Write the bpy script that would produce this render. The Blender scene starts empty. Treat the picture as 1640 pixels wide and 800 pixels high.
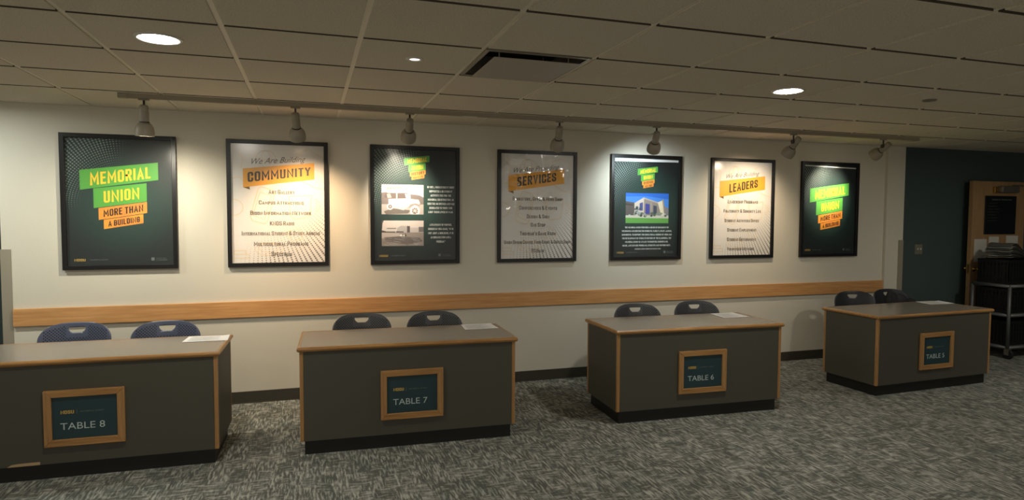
import bpy, bmesh, math, random
from mathutils import Vector, Matrix
random.seed(7)
sc = bpy.context.scene
COL = sc.collection
PI = math.pi

# ------------------------------------------------------------------ helpers
def lin(c):
    c = c / 255.0
    return c / 12.92 if c <= 0.04045 else ((c + 0.055) / 1.055) ** 2.4
def rgb(r, g, b): return (lin(r), lin(g), lin(b), 1.0)

class NT:
    """tiny node helper"""
    def __init__(s, m): s.t = m.node_tree; s.n = s.t.nodes; s.l = s.t.links
    def node(s, typ, **k):
        n = s.n.new(typ)
        for a, v in k.items(): setattr(n, a, v)
        return n
    def link(s, a, b): s.l.new(a, b)
    def val(s, sock, v):
        if isinstance(v, (int, float, tuple, list)): sock.default_value = v
        else: s.l.new(v, sock)
    def m(s, op, a, b=None, c=None):
        n = s.n.new('ShaderNodeMath'); n.operation = op
        s.val(n.inputs[0], a)
        if b is not None: s.val(n.inputs[1], b)
        if c is not None: s.val(n.inputs[2], c)
        return n.outputs[0]
    def mapr(s, v, a, b, c, d):
        n = s.n.new('ShaderNodeMapRange'); s.val(n.inputs[0], v)
        for i, x in enumerate((a, b, c, d)): n.inputs[i + 1].default_value = x
        return n.outputs[0]
    def mix(s, f, a, b):
        n = s.n.new('ShaderNodeMix'); n.data_type = 'RGBA'
        s.val(n.inputs[0], f); s.val(n.inputs[6], a); s.val(n.inputs[7], b)
        return n.outputs[2]
    def coord(s, which='Object', scale=(1, 1, 1), rot=(0, 0, 0)):
        tc = s.n.new('ShaderNodeTexCoord'); mp = s.n.new('ShaderNodeMapping')
        mp.inputs['Scale'].default_value = scale; mp.inputs['Rotation'].default_value = rot
        s.l.new(tc.outputs[which], mp.inputs['Vector']); return mp.outputs[0]
    def noise(s, vec, scale, detail=2, rough=.5):
        n = s.n.new('ShaderNodeTexNoise'); s.l.new(vec, n.inputs['Vector'])
        n.inputs['Scale'].default_value = scale; n.inputs['Detail'].default_value = detail
        n.inputs['Roughness'].default_value = rough
        return n.outputs[0]
    def bump(s, h, strength, dist=.002):
        n = s.n.new('ShaderNodeBump'); s.l.new(h, n.inputs['Height'])
        n.inputs['Strength'].default_value = strength; n.inputs['Distance'].default_value = dist
        return n.outputs[0]

def newmat(name, col=(.5, .5, .5, 1), rough=.5, metal=0, spec=.5):
    m = bpy.data.materials.new(name); m.use_nodes = True
    b = m.node_tree.nodes['Principled BSDF']
    b.inputs['Base Color'].default_value = col
    b.inputs['Roughness'].default_value = rough
    b.inputs['Metallic'].default_value = metal
    b.inputs['Specular IOR Level'].default_value = spec
    return m, NT(m), b

def speckle(name, c1, c2, scale, rough=.5, bump=0, spec=.5, detail=3):
    m, n, b = newmat(name, c1, rough, 0, spec)
    v = n.coord()
    f = n.noise(v, scale, detail, .7)
    f2 = n.mapr(f, .35, .65, 0, 1)
    n.link(n.mix(f2, c1, c2), b.inputs['Base Color'])
    if bump: n.link(n.bump(f, bump), b.inputs['Normal'])
    return m

def wood(name, c1, c2, axis='X', rough=.35):
    m, n, b = newmat(name, c1, rough)
    sc_ = {'X': (1.2, 22, 22), 'Y': (22, 1.2, 22), 'Z': (22, 22, 1.2)}[axis]
    v = n.coord(scale=sc_)
    f = n.noise(v, 2.2, 4, .6)
    v2 = n.coord(scale=tuple(x * (1 if x < 2 else 3.2) for x in sc_))
    g = n.noise(v2, 5, 2, .6)
    k = n.m('ADD', n.mapr(f, .3, .7, 0, .75), n.mapr(g, .4, .75, 0, .35))
    n.link(n.mix(k, c1, c2), b.inputs['Base Color'])
    n.link(n.bump(g, .15, .001), b.inputs['Normal'])
    return m

# ---- materials
M = {}
M['white_paint'] = speckle('white_paint', rgb(214, 208, 192), rgb(208, 201, 184), 160, .75, .12)
M['teal_paint'] = speckle('teal_paint', rgb(66, 80, 78), rgb(61, 74, 72), 120, .7, .1)
M['oak_x'] = wood('oak_long', rgb(182, 138, 84), rgb(128, 88, 48), 'X', .28)
M['oak_z'] = wood('oak_upright', rgb(178, 136, 86), rgb(132, 94, 54), 'Z')
M['oak_y'] = wood('oak_cross', rgb(178, 124, 70), rgb(128, 84, 44), 'Y')
M['rail'] = wood('rail_maple', rgb(216, 164, 106), rgb(180, 126, 74), 'X', .42)
M['door_wood'] = wood('door_veneer', rgb(176, 142, 100), rgb(150, 116, 76), 'Z', .5)
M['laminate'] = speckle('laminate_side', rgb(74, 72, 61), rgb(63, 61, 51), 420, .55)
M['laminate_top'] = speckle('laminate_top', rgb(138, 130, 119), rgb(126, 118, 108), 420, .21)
M['kick'] = newmat('kick_black', rgb(16, 15, 14), .5)[0]
M['base_vinyl'] = newmat('base_vinyl', rgb(62, 58, 48), .5)[0]
M['guard'] = newmat('guard_vinyl', rgb(150, 142, 124), .45)[0]
M['black_frame'] = newmat('frame_black', rgb(15, 13, 13), .35)[0]
M['track'] = newmat('track_enamel', rgb(158, 146, 126), .5)[0]
M['lamp_white'] = newmat('lamp_enamel', rgb(150, 142, 126), .42)[0]
M['lamp_dark'] = newmat('lamp_knuckle', rgb(60, 54, 48), .45)[0]
M['tbar'] = newmat('tbar_enamel', rgb(238, 230, 213), .5)[0]
M['trim_white'] = newmat('trim_white', rgb(210, 205, 195), .4)[0]
M['void'] = newmat('duct_black', rgb(14, 13, 12), .8)[0]
M['paper'] = newmat('paper_white', rgb(232, 230, 228), .6)[0]
M['paper_grey'] = newmat('paper_grey', rgb(206, 203, 194), .7)[0]
M['ink'] = newmat('ink_grey', rgb(150, 150, 150), .6)[0]
M['ink_dark'] = newmat('ink_dark', rgb(46, 42, 38), .6)[0]
M['brass'] = newmat('brass', rgb(190, 150, 80), .3, 1)[0]
M['steel'] = newmat('cart_steel', rgb(96, 98, 98), .5, .5)[0]
M['alu'] = newmat('closer_alu', rgb(120, 114, 104), .45, .5)[0]
M['crate'] = newmat('crate_black', rgb(12, 12, 13), .45)[0]
M['rubber'] = newmat('rubber', rgb(22, 22, 22), .7)[0]
M['switch'] = newmat('switch_ivory', rgb(120, 116, 102), .4)[0]
M['chrome'] = newmat('chair_chrome', rgb(170, 170, 172), .25, 1)[0]
M['chip'] = newmat('bare_board', rgb(176, 150, 112), .8)[0]

def emit(name, col, s):
    m = bpy.data.materials.new(name); m.use_nodes = True
    n = NT(m); n.n.clear()
    e = n.node('ShaderNodeEmission'); e.inputs[0].default_value = col; e.inputs[1].default_value = s
    o = n.node('ShaderNodeOutputMaterial'); n.link(e.outputs[0], o.inputs[0]); return m

# chair plastic with a woven lattice of small perforations
def chair_plastic(name, base, hole):
    m, n, b = newmat(name, base, .38)
    tc = n.node('ShaderNodeTexCoord'); sp = n.node('ShaderNodeSeparateXYZ'); n.link(tc.outputs['UV'], sp.inputs[0])
    x, y = sp.outputs[0], sp.outputs[1]
    k = 1 / .021
    u = n.m('MULTIPLY', n.m('ADD', x, y), k); v = n.m('MULTIPLY', n.m('SUBTRACT', x, y), k)
    fu = n.m('ABSOLUTE', n.m('SUBTRACT', n.m('FRACT', u), .5)); fv = n.m('ABSOLUTE', n.m('SUBTRACT', n.m('FRACT', v), .5))
    h = n.m('MULTIPLY', n.m('LESS_THAN', fu, .27), n.m('LESS_THAN', fv, .27))
    z = sp.outputs[2]
    inside = n.m('MULTIPLY', n.m('LESS_THAN', n.m('ABSOLUTE', x), .205), n.m('LESS_THAN', n.m('ADD', y, n.m('MULTIPLY', n.m('MULTIPLY', x, x), .9)), .357))
    rim = n.m('MAXIMUM', n.m('GREATER_THAN', n.m('ABSOLUTE', x), .072), n.m('LESS_THAN', y, .268))
    h = n.m('MULTIPLY', h, n.m('MULTIPLY', inside, rim))
    n.link(n.mix(h, base, hole), b.inputs['Base Color'])
    n.link(n.mapr(h, 0, 1, .36, .9), b.inputs['Roughness'])
    return m
M['chair_blue'] = chair_plastic('chair_blue', rgb(74, 80, 100), rgb(18, 20, 34))
M['chair_grey'] = chair_plastic('chair_grey', rgb(68, 69, 72), rgb(14, 14, 16))
M['chair_plain'] = newmat('chair_smooth', rgb(46, 48, 52), .3)[0]

# glazing: clear sheet with real fresnel gloss
def glazing(name, bumpy=0, rough=.03):
    m = bpy.data.materials.new(name); m.use_nodes = True
    n = NT(m); n.n.clear()
    tr = n.node('ShaderNodeBsdfTransparent'); gl = n.node('ShaderNodeBsdfGlossy')
    gl.inputs['Roughness'].default_value = rough
    ge = n.node('ShaderNodeNewGeometry'); dt = n.node('ShaderNodeVectorMath', operation='DOT_PRODUCT')
    n.link(ge.outputs['Normal'], dt.inputs[0]); n.link(ge.outputs['Incoming'], dt.inputs[1])
    ca = n.m('ABSOLUTE', dt.outputs['Value'])
    fres = n.m('ADD', n.m('MULTIPLY', n.m('POWER', n.m('SUBTRACT', 1, ca), 5), .96), .022)
    if bumpy:
        v = n.coord(scale=(1, 1, 1)); h = n.noise(v, 5, 2, .5)
        bn = n.bump(h, bumpy, .03); n.link(bn, gl.inputs['Normal'])
    mx = n.node('ShaderNodeMixShader'); n.link(fres, mx.inputs[0])
    n.link(tr.outputs[0], mx.inputs[1]); n.link(gl.outputs[0], mx.inputs[2])
    o = n.node('ShaderNodeOutputMaterial'); n.link(mx.outputs[0], o.inputs[0])
    return m
M['glass'] = glazing('poster_glazing', 0, .17)
M['glass_wavy'] = glazing('poster_glazing_wavy', 1.0, .05)

def dot_print(name, base, base2, dot, center, dr, quad, r_in, r_out, rmax):
    """ink running from base2 at the centre to base outside, with a halftone of dots on concentric arcs"""
    m, n, b = newmat(name, base, .55)
    tc = n.node('ShaderNodeTexCoord'); sp = n.node('ShaderNodeSeparateXYZ'); n.link(tc.outputs['Object'], sp.inputs[0])
    x = n.m('SUBTRACT', sp.outputs[0], center[0]); z = n.m('SUBTRACT', sp.outputs[2], center[1])
    r = n.m('SQRT', n.m('ADD', n.m('MULTIPLY', x, x), n.m('MULTIPLY', z, z)))
    a = n.m('ARCTAN2', z, x)
    N = round(2 * PI * .42 / dr)
    fr = n.m('MULTIPLY', n.m('SUBTRACT', n.m('FRACT', n.m('DIVIDE', r, dr)), .5), dr)
    fa = n.m('MULTIPLY', n.m('SUBTRACT', n.m('FRACT', n.m('MULTIPLY', a, N / (2 * PI))), .5), n.m('MULTIPLY', r, 2 * PI / N))
    d = n.m('SQRT', n.m('ADD', n.m('MULTIPLY', fr, fr), n.m('MULTIPLY', fa, fa)))
    grow = n.mapr(r, r_in, r_out, 0, 1)
    # keep to one corner: project on the quadrant direction
    q = n.m('ADD', n.m('MULTIPLY', x, quad[0]), n.m('MULTIPLY', z, quad[1]))
    q = n.m('DIVIDE', q, r)
    ang = n.mapr(q, .55, .85, 0, 1)
    rad = n.m('MULTIPLY', n.m('MULTIPLY', grow, ang), rmax)
    f = n.m('LESS_THAN', d, rad)
    g = n.mix(n.mapr(r, 0, .48, 0, 1), base2, base)
    n.link(n.mix(f, g, dot), b.inputs['Base Color'])
    return m
M['green_print'] = dot_print('green_print', rgb(14, 26, 25), rgb(30, 68, 58), rgb(104, 124, 114), (.02, -.02), .0185, (-.75, .66), .24, .50, .0074)  # greener centre: printed gradient, raised to hold the spotlight pool in its colour
M['cream_print'] = dot_print('cream_print', rgb(226, 222, 216), rgb(232, 228, 222), rgb(120, 114, 106), (-.15, .28), .0185, (.64, -.77), .46, .86, .0082)
M['dood'] = newmat('doodle_ink', rgb(230, 208, 172), .6)[0]
M['bgreen'] = newmat('band_green', rgb(84, 160, 62), .5)[0]
M['byellow'] = newmat('letter_yellow', rgb(246, 200, 52), .5)[0]
M['borange'] = speckle('band_orange', rgb(240, 160, 50), rgb(236, 134, 58), 5, .5)
M['bamber'] = newmat('band_amber', rgb(236, 168, 48), .5)[0]
M['bamber_dark'] = newmat('band_amber_fold', rgb(120, 84, 26), .5)[0]
M['bblack'] = newmat('letter_black', rgb(40, 36, 24), .5)[0]
M['twhite'] = newmat('letter_white', rgb(226, 228, 224), .5)[0]
M['tgold'] = newmat('letter_gold', rgb(214, 176, 84), .5)[0]
M['tgrey'] = newmat('letter_grey', rgb(104, 116, 112), .5)[0]
M['tbrown'] = newmat('letter_brown', rgb(84, 76, 66), .5)[0]
M['card'] = newmat('sign_card', rgb(30, 56, 60), .4)[0]
M['menu'] = newmat('menu_black', rgb(20, 22, 26), .25)[0]
def flat(r, g, b):
    k = 'photo_%d_%d_%d' % (r, g, b)
    if k not in M: M[k] = newmat(k, rgb(r, g, b), .5)[0]
    return M[k]

# ---- object helpers
def link(name, me, mats, parent=None, loc=None):
    o = bpy.data.objects.new(name, me); COL.objects.link(o)
    for m in (mats if isinstance(mats, (list, tuple)) else [mats]): me.materials.append(m)
    if parent is not None: o.parent = parent
    if loc is not None: o.location = loc
    return o
def obj(name, bm, mats, parent=None, loc=None, smooth=False):
    me = bpy.data.meshes.new(name)
    bmesh.ops.recalc_face_normals(bm, faces=bm.faces)
    bm.to_mesh(me); bm.free()
    if smooth:
        for p in me.polygons: p.use_smooth = True
    return link(name, me, mats, parent, loc)
def smooth_by_angle(o, deg=40):
    me = o.data
    for p in me.polygons: p.use_smooth = True
    bm = bmesh.new(); bm.from_mesh(me)
    for e in bm.edges:
        if len(e.link_faces) == 2 and e.calc_face_angle(0) > math.radians(deg): e.smooth = False
    bm.to_mesh(me); bm.free()
def box(bm, x0, x1, y0, y1, z0, z1, bev=0, mi=0):
    r = bmesh.ops.create_cube(bm, size=1)
    vs = r['verts']
    for v in vs:
        v.co = Vector(((x0 + x1) / 2 + v.co.x * (x1 - x0), (y0 + y1) / 2 + v.co.y * (y1 - y0), (z0 + z1) / 2 + v.co.z * (z1 - z0)))
    fs = set(f for v in vs for f in v.link_faces)
    if mi:
        for f in fs: f.material_index = mi
    if bev:
        es = list(set(e for v in vs for e in v.link_edges))
        bmesh.ops.bevel(bm, geom=es, offset=bev, segments=2, affect='EDGES', profile=.5)
    return bm
def B(*a, **k): return box(bmesh.new(), *a, **k)
def basis(d):
    d = Vector(d).normalized()
    a = Vector((0, 0, 1)) if abs(d.z) < .95 else Vector((1, 0, 0))
    x = a.cross(d).normalized(); y = d.cross(x)
    return x, y, d
def lathe(bm, prof, origin, axis, seg=28, caps=(True, True)):
    x, y, d = basis(axis); o = Vector(origin); rings = []
    for (t, r) in prof:
        rings.append([bm.verts.new(o + d * t + (x * math.cos(2 * PI * i / seg) + y * math.sin(2 * PI * i / seg)) * r) for i in range(seg)])
    for a, b in zip(rings, rings[1:]):
        for i in range(seg):
            bm.faces.new((a[i], a[(i + 1) % seg], b[(i + 1) % seg], b[i]))
    if caps[0]: bm.faces.new(rings[0])
    if caps[1]: bm.faces.new(rings[-1])
    return bm
def tube(bm, pts, r, seg=10):
    pts = [Vector(p) for p in pts]; rings = []
    up = None
    for i, p in enumerate(pts):
        d = (pts[min(i + 1, len(pts) - 1)] - pts[max(i - 1, 0)]).normalized()
        if up is None: x, y, _ = basis(d)
        else:
            x = (up - d * up.dot(d)).normalized(); y = d.cross(x)
        up = x
        rings.append([bm.verts.new(p + (x * math.cos(2 * PI * k / seg) + y * math.sin(2 * PI * k / seg)) * r) for k in range(seg)])
    for a, b in zip(rings, rings[1:]):
        for k in range(seg): bm.faces.new((a[k], a[(k + 1) % seg], b[(k + 1) % seg], b[k]))
    bm.faces.new(rings[0]); bm.faces.new(rings[-1])
    return bm
def arc_pts(corners, rad, n=5):
    """polyline with rounded corners"""
    P = [Vector(c) for c in corners]; out = [P[0]]
    for a, b, c in zip(P, P[1:], P[2:]):
        u = (a - b).normalized(); v = (c - b).normalized()
        s, e = b + u * rad, b + v * rad
        for i in range(n + 1):
            t = i / n; out.append((1 - t) ** 2 * s + 2 * t * (1 - t) * b + t * t * e)
    out.append(P[-1]); return out

def tagset(o, label=None, cat=None, group=None, kind=None):
    if label: o['label'] = label
    if cat: o['category'] = cat
    if group: o['group'] = group
    if kind: o['kind'] = kind
    return o
def thing(name, label, cat, loc=(0, 0, 0), rz=0, group=None):
    o = bpy.data.objects.new(name, None); COL.objects.link(o)
    o.location = loc; o.rotation_euler = (0, 0, rz); o.empty_display_size = .1
    return tagset(o, label, cat, group)
def struct(name, bm, mats, **k):
    o = obj(name, bm, mats, **k); o['kind'] = 'structure'; return o
def copy_tree(o, parent=None):
    c = o.copy(); COL.objects.link(c)
    if parent is not None: c.parent = parent
    for ch in list(o.children): copy_tree(ch, c)
    return c

# ------------------------------------------------------------------ room
H = 2.4767
GX, GS, GY, GT = -1.0001, .6217, .7732, .6279
XR = 9.4
XL0, XR0 = -2.275, 6.785
# carpet: broken streaks running away from the viewer
m, n, b = newmat('carpet', rgb(70, 70, 64), .95, 0, .15)
v1 = n.coord(scale=(74, 10.5, 1)); f1 = n.noise(v1, 1.0, 3, .55)
v2 = n.coord(scale=(12, 40, 1)); f2 = n.noise(v2, 1.0, 2, .6)
vb = n.coord(scale=(1, 1, 1)); vo = n.node('ShaderNodeTexVoronoi'); vo.feature = 'F1'; vo.distance = 'CHEBYCHEV'
vsc = n.coord(scale=(14, 8, 1)); n.link(vsc, vo.inputs['Vector']); vo.inputs['Scale'].default_value = 1
sepc = n.node('ShaderNodeSeparateColor'); n.link(vo.outputs['Color'], sepc.inputs[0])
sel = n.mapr(sepc.outputs[0], .5, .62, 0, 1)
streak = n.mapr(f1, .44, .64, 0, 1); cross = n.mapr(f2, .46, .64, 0, 1)
mixv = n.m('ADD', n.m('MULTIPLY', streak, n.m('SUBTRACT', 1, n.m('MULTIPLY', sel, .65))), n.m('MULTIPLY', cross, n.m('MULTIPLY', sel, .65)))
fine = n.noise(n.coord(), 420, 2, .7)
blo = n.mapr(sepc.outputs[1], 0, 1, -.17, .17)
tot = n.m('ADD', n.m('ADD', mixv, blo), n.mapr(fine, .3, .7, -.22, .22))
big = n.noise(n.coord(), 1.3, 2, .5)
c = n.mix(n.m('MINIMUM', n.m('MAXIMUM', tot, 0), 1), rgb(86, 87, 81), rgb(172, 171, 160))
c = n.mix(n.mapr(sepc.outputs[2], .6, 1, 0, .25), c, rgb(84, 94, 92))
n.link(c, b.inputs['Base Color']); n.link(n.bump(n.m('ADD', fine, f1), .5, .004), b.inputs['Normal'])
M['carpet'] = m
struct('floor', B(-6, XR, -9.5, 1.5, -.05, 0), M['carpet'])

struct('wall_back', B(XL0, XR0, 0, .14, 0, H + .02), M['white_paint'])
struct('wall_right_rear', B(XR0, XR, .03, .17, 0, H + .02), M['teal_paint'])
struct('wall_right', B(XR, XR + .1, -9.5, .17, 0, H + .02), M['teal_paint'])
struct('wall_left_rear', B(-6, XL0 + .3, 1.35, 1.45, 0, H + .02), M['teal_paint'])
struct('wall_left_return', B(XL0 + .3, XL0 + .4, .14, 1.45, 0, H + .02), M['teal_paint'])
struct('trim_1', B(6.52, XR0 + .004, -.035, -.0005, 0, H - .001), M['white_paint'])        # shallow pilaster at the right end
# corner guards
bm = B(-2.283, -2.212, -.004, -.0002, 0, 1.348, bev=.001); box(bm, -2.2835, -2.2752, -.0002, .05, 0, 1.348)
struct('trim_2', bm, M['guard'])
bm = B(6.718, 6.794, -.041, -.0352, 0, 1.362); box(bm, 6.789, 6.794, -.0352, .029, 0, 1.362)
struct('trim_3', bm, M['guard'])
# chair rail board
struct('trim_4', B(-2.209, 6.518, -.022, -.0003, .7455, .8837, bev=.003), M['rail'])
# vinyl base
def baseb(name, x0, x1, y):
    bm = B(x0, x1, y - .008, y - .0003, 0, .1, bev=.002); box(bm, x0, x1, y - .018, y - .008, 0, .008)
    struct(name, bm, M['base_vinyl'])
baseb('baseboard_back', -2.205, 6.518, 0); baseb('baseboard_column', 6.522, 6.716, -.035); baseb('baseboard_right', 6.80, XR - .002, .03)

# ceiling: tegular tiles hanging a little below the grid
m, n, b = newmat('ceiling_tile', rgb(214, 204, 186), .9, 0, .1)
f = n.noise(n.coord(), 130, 3, .75); f2 = n.noise(n.coord(), 45, 2, .6)
n.link(n.mix(n.mapr(f, .36, .62, 0, 1), rgb(206, 196, 178), rgb(226, 217, 199)), b.inputs['Base Color'])
n.link(n.bump(n.m('ADD', f, f2), .6, .004), b.inputs['Normal'])
M['tile'] = m
bm = bmesh.new(); g = .0135
xs = [GX + i * GS for i in range(-9, 18)]
ys = [-(GY + j * GT) for j in range(0, 14)]
diff_cell = None
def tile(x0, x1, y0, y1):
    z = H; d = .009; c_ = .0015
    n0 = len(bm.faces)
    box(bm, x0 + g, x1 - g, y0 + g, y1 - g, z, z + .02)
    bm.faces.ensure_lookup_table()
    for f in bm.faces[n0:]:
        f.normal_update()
        if abs(f.normal.y) > .5: f.material_index = 1  # y-facing edges carry the shade of the row slots as a darker colour
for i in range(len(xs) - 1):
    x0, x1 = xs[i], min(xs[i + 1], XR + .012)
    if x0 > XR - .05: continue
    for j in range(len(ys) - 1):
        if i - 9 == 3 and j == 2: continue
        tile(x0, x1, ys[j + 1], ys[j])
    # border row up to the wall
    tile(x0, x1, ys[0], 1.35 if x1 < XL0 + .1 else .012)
struct('ceiling', bm, [M['tile'], newmat('tile_edge_shade', rgb(92, 83, 69), .95)[0]])
bm = bmesh.new(); zt = H + .007
for x in xs:
    if x < XR: box(bm, x - .0135, x + .0135, -9.4, 1.35 if x < XL0 else 0, zt, zt + .02)
for y in ys: box(bm, -6, XR, y - .0135, y + .0135, zt + .012, zt + .0314)
box(bm, XL0 + .01, XR, -.02, .0, zt - .001, zt + .02)
struct('trim_5', bm, M['tbar'])
struct('ceiling_deck', B(-6, XR + .1, -9.5, 1.5, H + .16, H + .2), M['void'])

# ------------------------------------------------------------------ ceiling fittings
E_DOWN = emit('downlight_glow', (1, .96, .86, 1), 330)
def downlight(x, y, label):
    t = thing('downlight', label, 'ceiling light', (x, y, H), 0, None)
    obj('trim_ring', lathe(bmesh.new(), [(0, .108), (.004, .108), (.008, .1), (.006, .084), (0, .082)], (0, 0, 0), (0, 0, -1), 40, (False, False)), M['trim_white'], t, smooth=True)
    obj('lens', lathe(bmesh.new(), [(.0, .083), (.003, .08), (.0045, .05), (.005, .001)], (0, 0, 0), (0, 0, -1), 40, (True, True)), E_DOWN, t, smooth=True)
    return t
downlight(-.694, -2.334, 'bright round recessed downlight in the ceiling above the left end of the lighting track')
downlight(3.09, -2.289, 'bright round recessed downlight in the ceiling right of the middle, above table six')
for x, y, l in ((6.85, -2.6, 'round ceiling downlight at the far right beyond the frame'), (-.69, -6.1, 'round ceiling downlight behind the camera on the left'), (3.09, -6.1, 'round ceiling downlight behind the camera on the right')):
    downlight(x, y, l)
def sprinkler(x, y, r, mat, label):
    t = thing('ceiling_speaker' if r > .04 else 'sprinkler_cover', label, 'ceiling fitting', (x, y, H), 0)
    obj('cover_ring', lathe(bmesh.new(), [(0, r), (.004, r), (.008, r * .86), (.006, r * .72), (.0, r * .7)], (0, 0, 0), (0, 0, -1), 32, (False, False)), M['trim_white'] if r > .04 else mat, t, smooth=True)
    obj('cover_disc', lathe(bmesh.new(), [(0, r * .71), (.003, r * .68), (.004, .001)], (0, 0, 0), (0, 0, -1), 32), mat, t, smooth=True)
E_SMALL = emit('small_lamp_glow', (1, .9, .78, 1), 2.0)
t = thing('small_ceiling_lamp', 'small dim round ceiling lamp with a white ring between the downlight and the air diffuser', 'ceiling light', (.555, -2.335, H))
obj('trim_ring', lathe(bmesh.new(), [(0, .048), (.005, .047), (.008, .04), (.006, .03), (0, .029)], (0, 0, 0), (0, 0, -1), 32, (False, False)), M['trim_white'], t, smooth=True)
obj('lens', lathe(bmesh.new(), [(0, .03), (.003, .028), (.004, .001)], (0, 0, 0), (0, 0, -1), 32), E_SMALL, t, smooth=True)
t = thing('ceiling_sprinkler_cover', 'small unlit flat round cover in the ceiling at the far right', 'ceiling fitting', (4.29, -2.345, H))
obj('cover_disc', lathe(bmesh.new(), [(0, .046), (.006, .046), (.009, .038), (.0095, .001)], (0, 0, 0), (0, 0, -1), 32), newmat('sprinkler_grey', rgb(120, 112, 98), .5)[0], t, smooth=True)

# square plaque air diffuser in the missing-tile cell
x0, x1 = xs[12] + .0135, xs[13] - .0135; y0, y1 = ys[3] + .013, ys[2] - .013
cx, cy = (x0 + x1) / 2, (y0 + y1) / 2
t = thing('air_diffuser', 'square metal air diffuser with a flat hanging panel set in the ceiling grid', 'air diffuser', (cx, cy, H))
hw, hd = (x1 - x0) / 2, (y1 - y0) / 2
bm = bmesh.new(); e = .02
for a in ((-hw, -hw + e, -hd, hd), (hw - e, hw, -hd, hd), (-hw + e, hw - e, -hd, -hd + e), (-hw + e, hw - e, hd - e, hd)):
    box(bm, a[0], a[1], a[2], a[3], -.002, .006)
for a in ((-hw + e - .004, -hw + e, -hd + e, hd - e), (hw - e, hw - e + .004, -hd + e, hd - e), (-hw + e, hw - e, -hd + e - .004, -hd + e), (-hw + e, hw - e, hd - e, hd - e + .004)):
    box(bm, a[0], a[1], a[2], a[3], .0, .12)
obj('diffuser_frame', bm, newmat('diffuser_metal', rgb(150, 142, 126), .35, .35)[0], t)
obj('duct_liner', B(-hw + e, hw - e, -hd + e, hd - e, .118, .125), M['void'], t)
bm = B(-hw + .055, hw - .05, -hd + .05, hd - .05, -.022, -.019, bev=.001)
obj('plaque', bm, newmat('plaque_enamel', rgb(164, 156, 142), .4)[0], t)
for sx in (-1, 1):
    for sy in (-1, 1): obj('hanger_rod', lathe(bmesh.new(), [(0, .004), (.14, .004)], (sx * .2, sy * .2, -.0195), (0, 0, 1), 8), M['track'], t)

# ------------------------------------------------------------------ lighting track + spot heads
TY, TZ = -.70, 2.445
t = thing('lighting_track', 'long beige ceiling lighting track running along the poster wall', 'lighting track', (-1.222, TY, H))
L = 7.33
bm = bmesh.new()
box(bm, 0, L, -.018, -.013, -.031, -.0005); box(bm, 0, L, .013, .018, -.031, -.0005); box(bm, 0, L, -.013, .013, -.008, -.0005)
box(bm, 0, L, -.013, -.009, -.031, -.028); box(bm, 0, L, .009, .013, -.031, -.028)
obj('rail', bm, M['track'], t)
for x in (-.06, L): obj('end_cap', B(x, x + .06, -.021, .021, -.034, -.0005, bev=.003), M['track'], t)
for x in (2.43, 4.88): obj('joiner', B(x, x + .12, -.0205, .0205, -.0345, -.032, bev=.001), M['trim_white'], t)

lamps = [
 # x, aim, energy, colour, cone deg, label
 (-1.121, (-.12, .42, -.90), 58, (1, .92, .74), 150, 'lit white bell-shaped track spotlight pointing almost straight down by the first dark green poster'),
 (-.098, (.06, .56, -.82), 76, (1, .70, .43), 96, 'warm white bell-shaped track spotlight over the COMMUNITY poster'),
 (.773, (.05, .80, -.60), 88, (1, .88, .70), 62, 'white bell-shaped track spotlight over the dark poster with two black and white photos'),
 (2.07, (.12, .62, -.78), 0, (1, .9, .8), 90, 'unlit white bell-shaped track spotlight over the dim SERVICES poster'),
 (3.023, (.24, .70, -.66), 38, (.80, .94, 1), 128, 'white bell-shaped track spotlight casting cool light on the poster with the blue sky photo'),
 (4.553, (-.08, .66, -.74), 46, (1, .80, .56), 112, 'white bell-shaped track spotlight between the LEADERS poster and the last poster'),
 (5.697, (-.06, .86, -.52), 115, (1, .88, .70), 60, 'white bell-shaped track spotlight at the right end of the track'),
]
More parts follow.
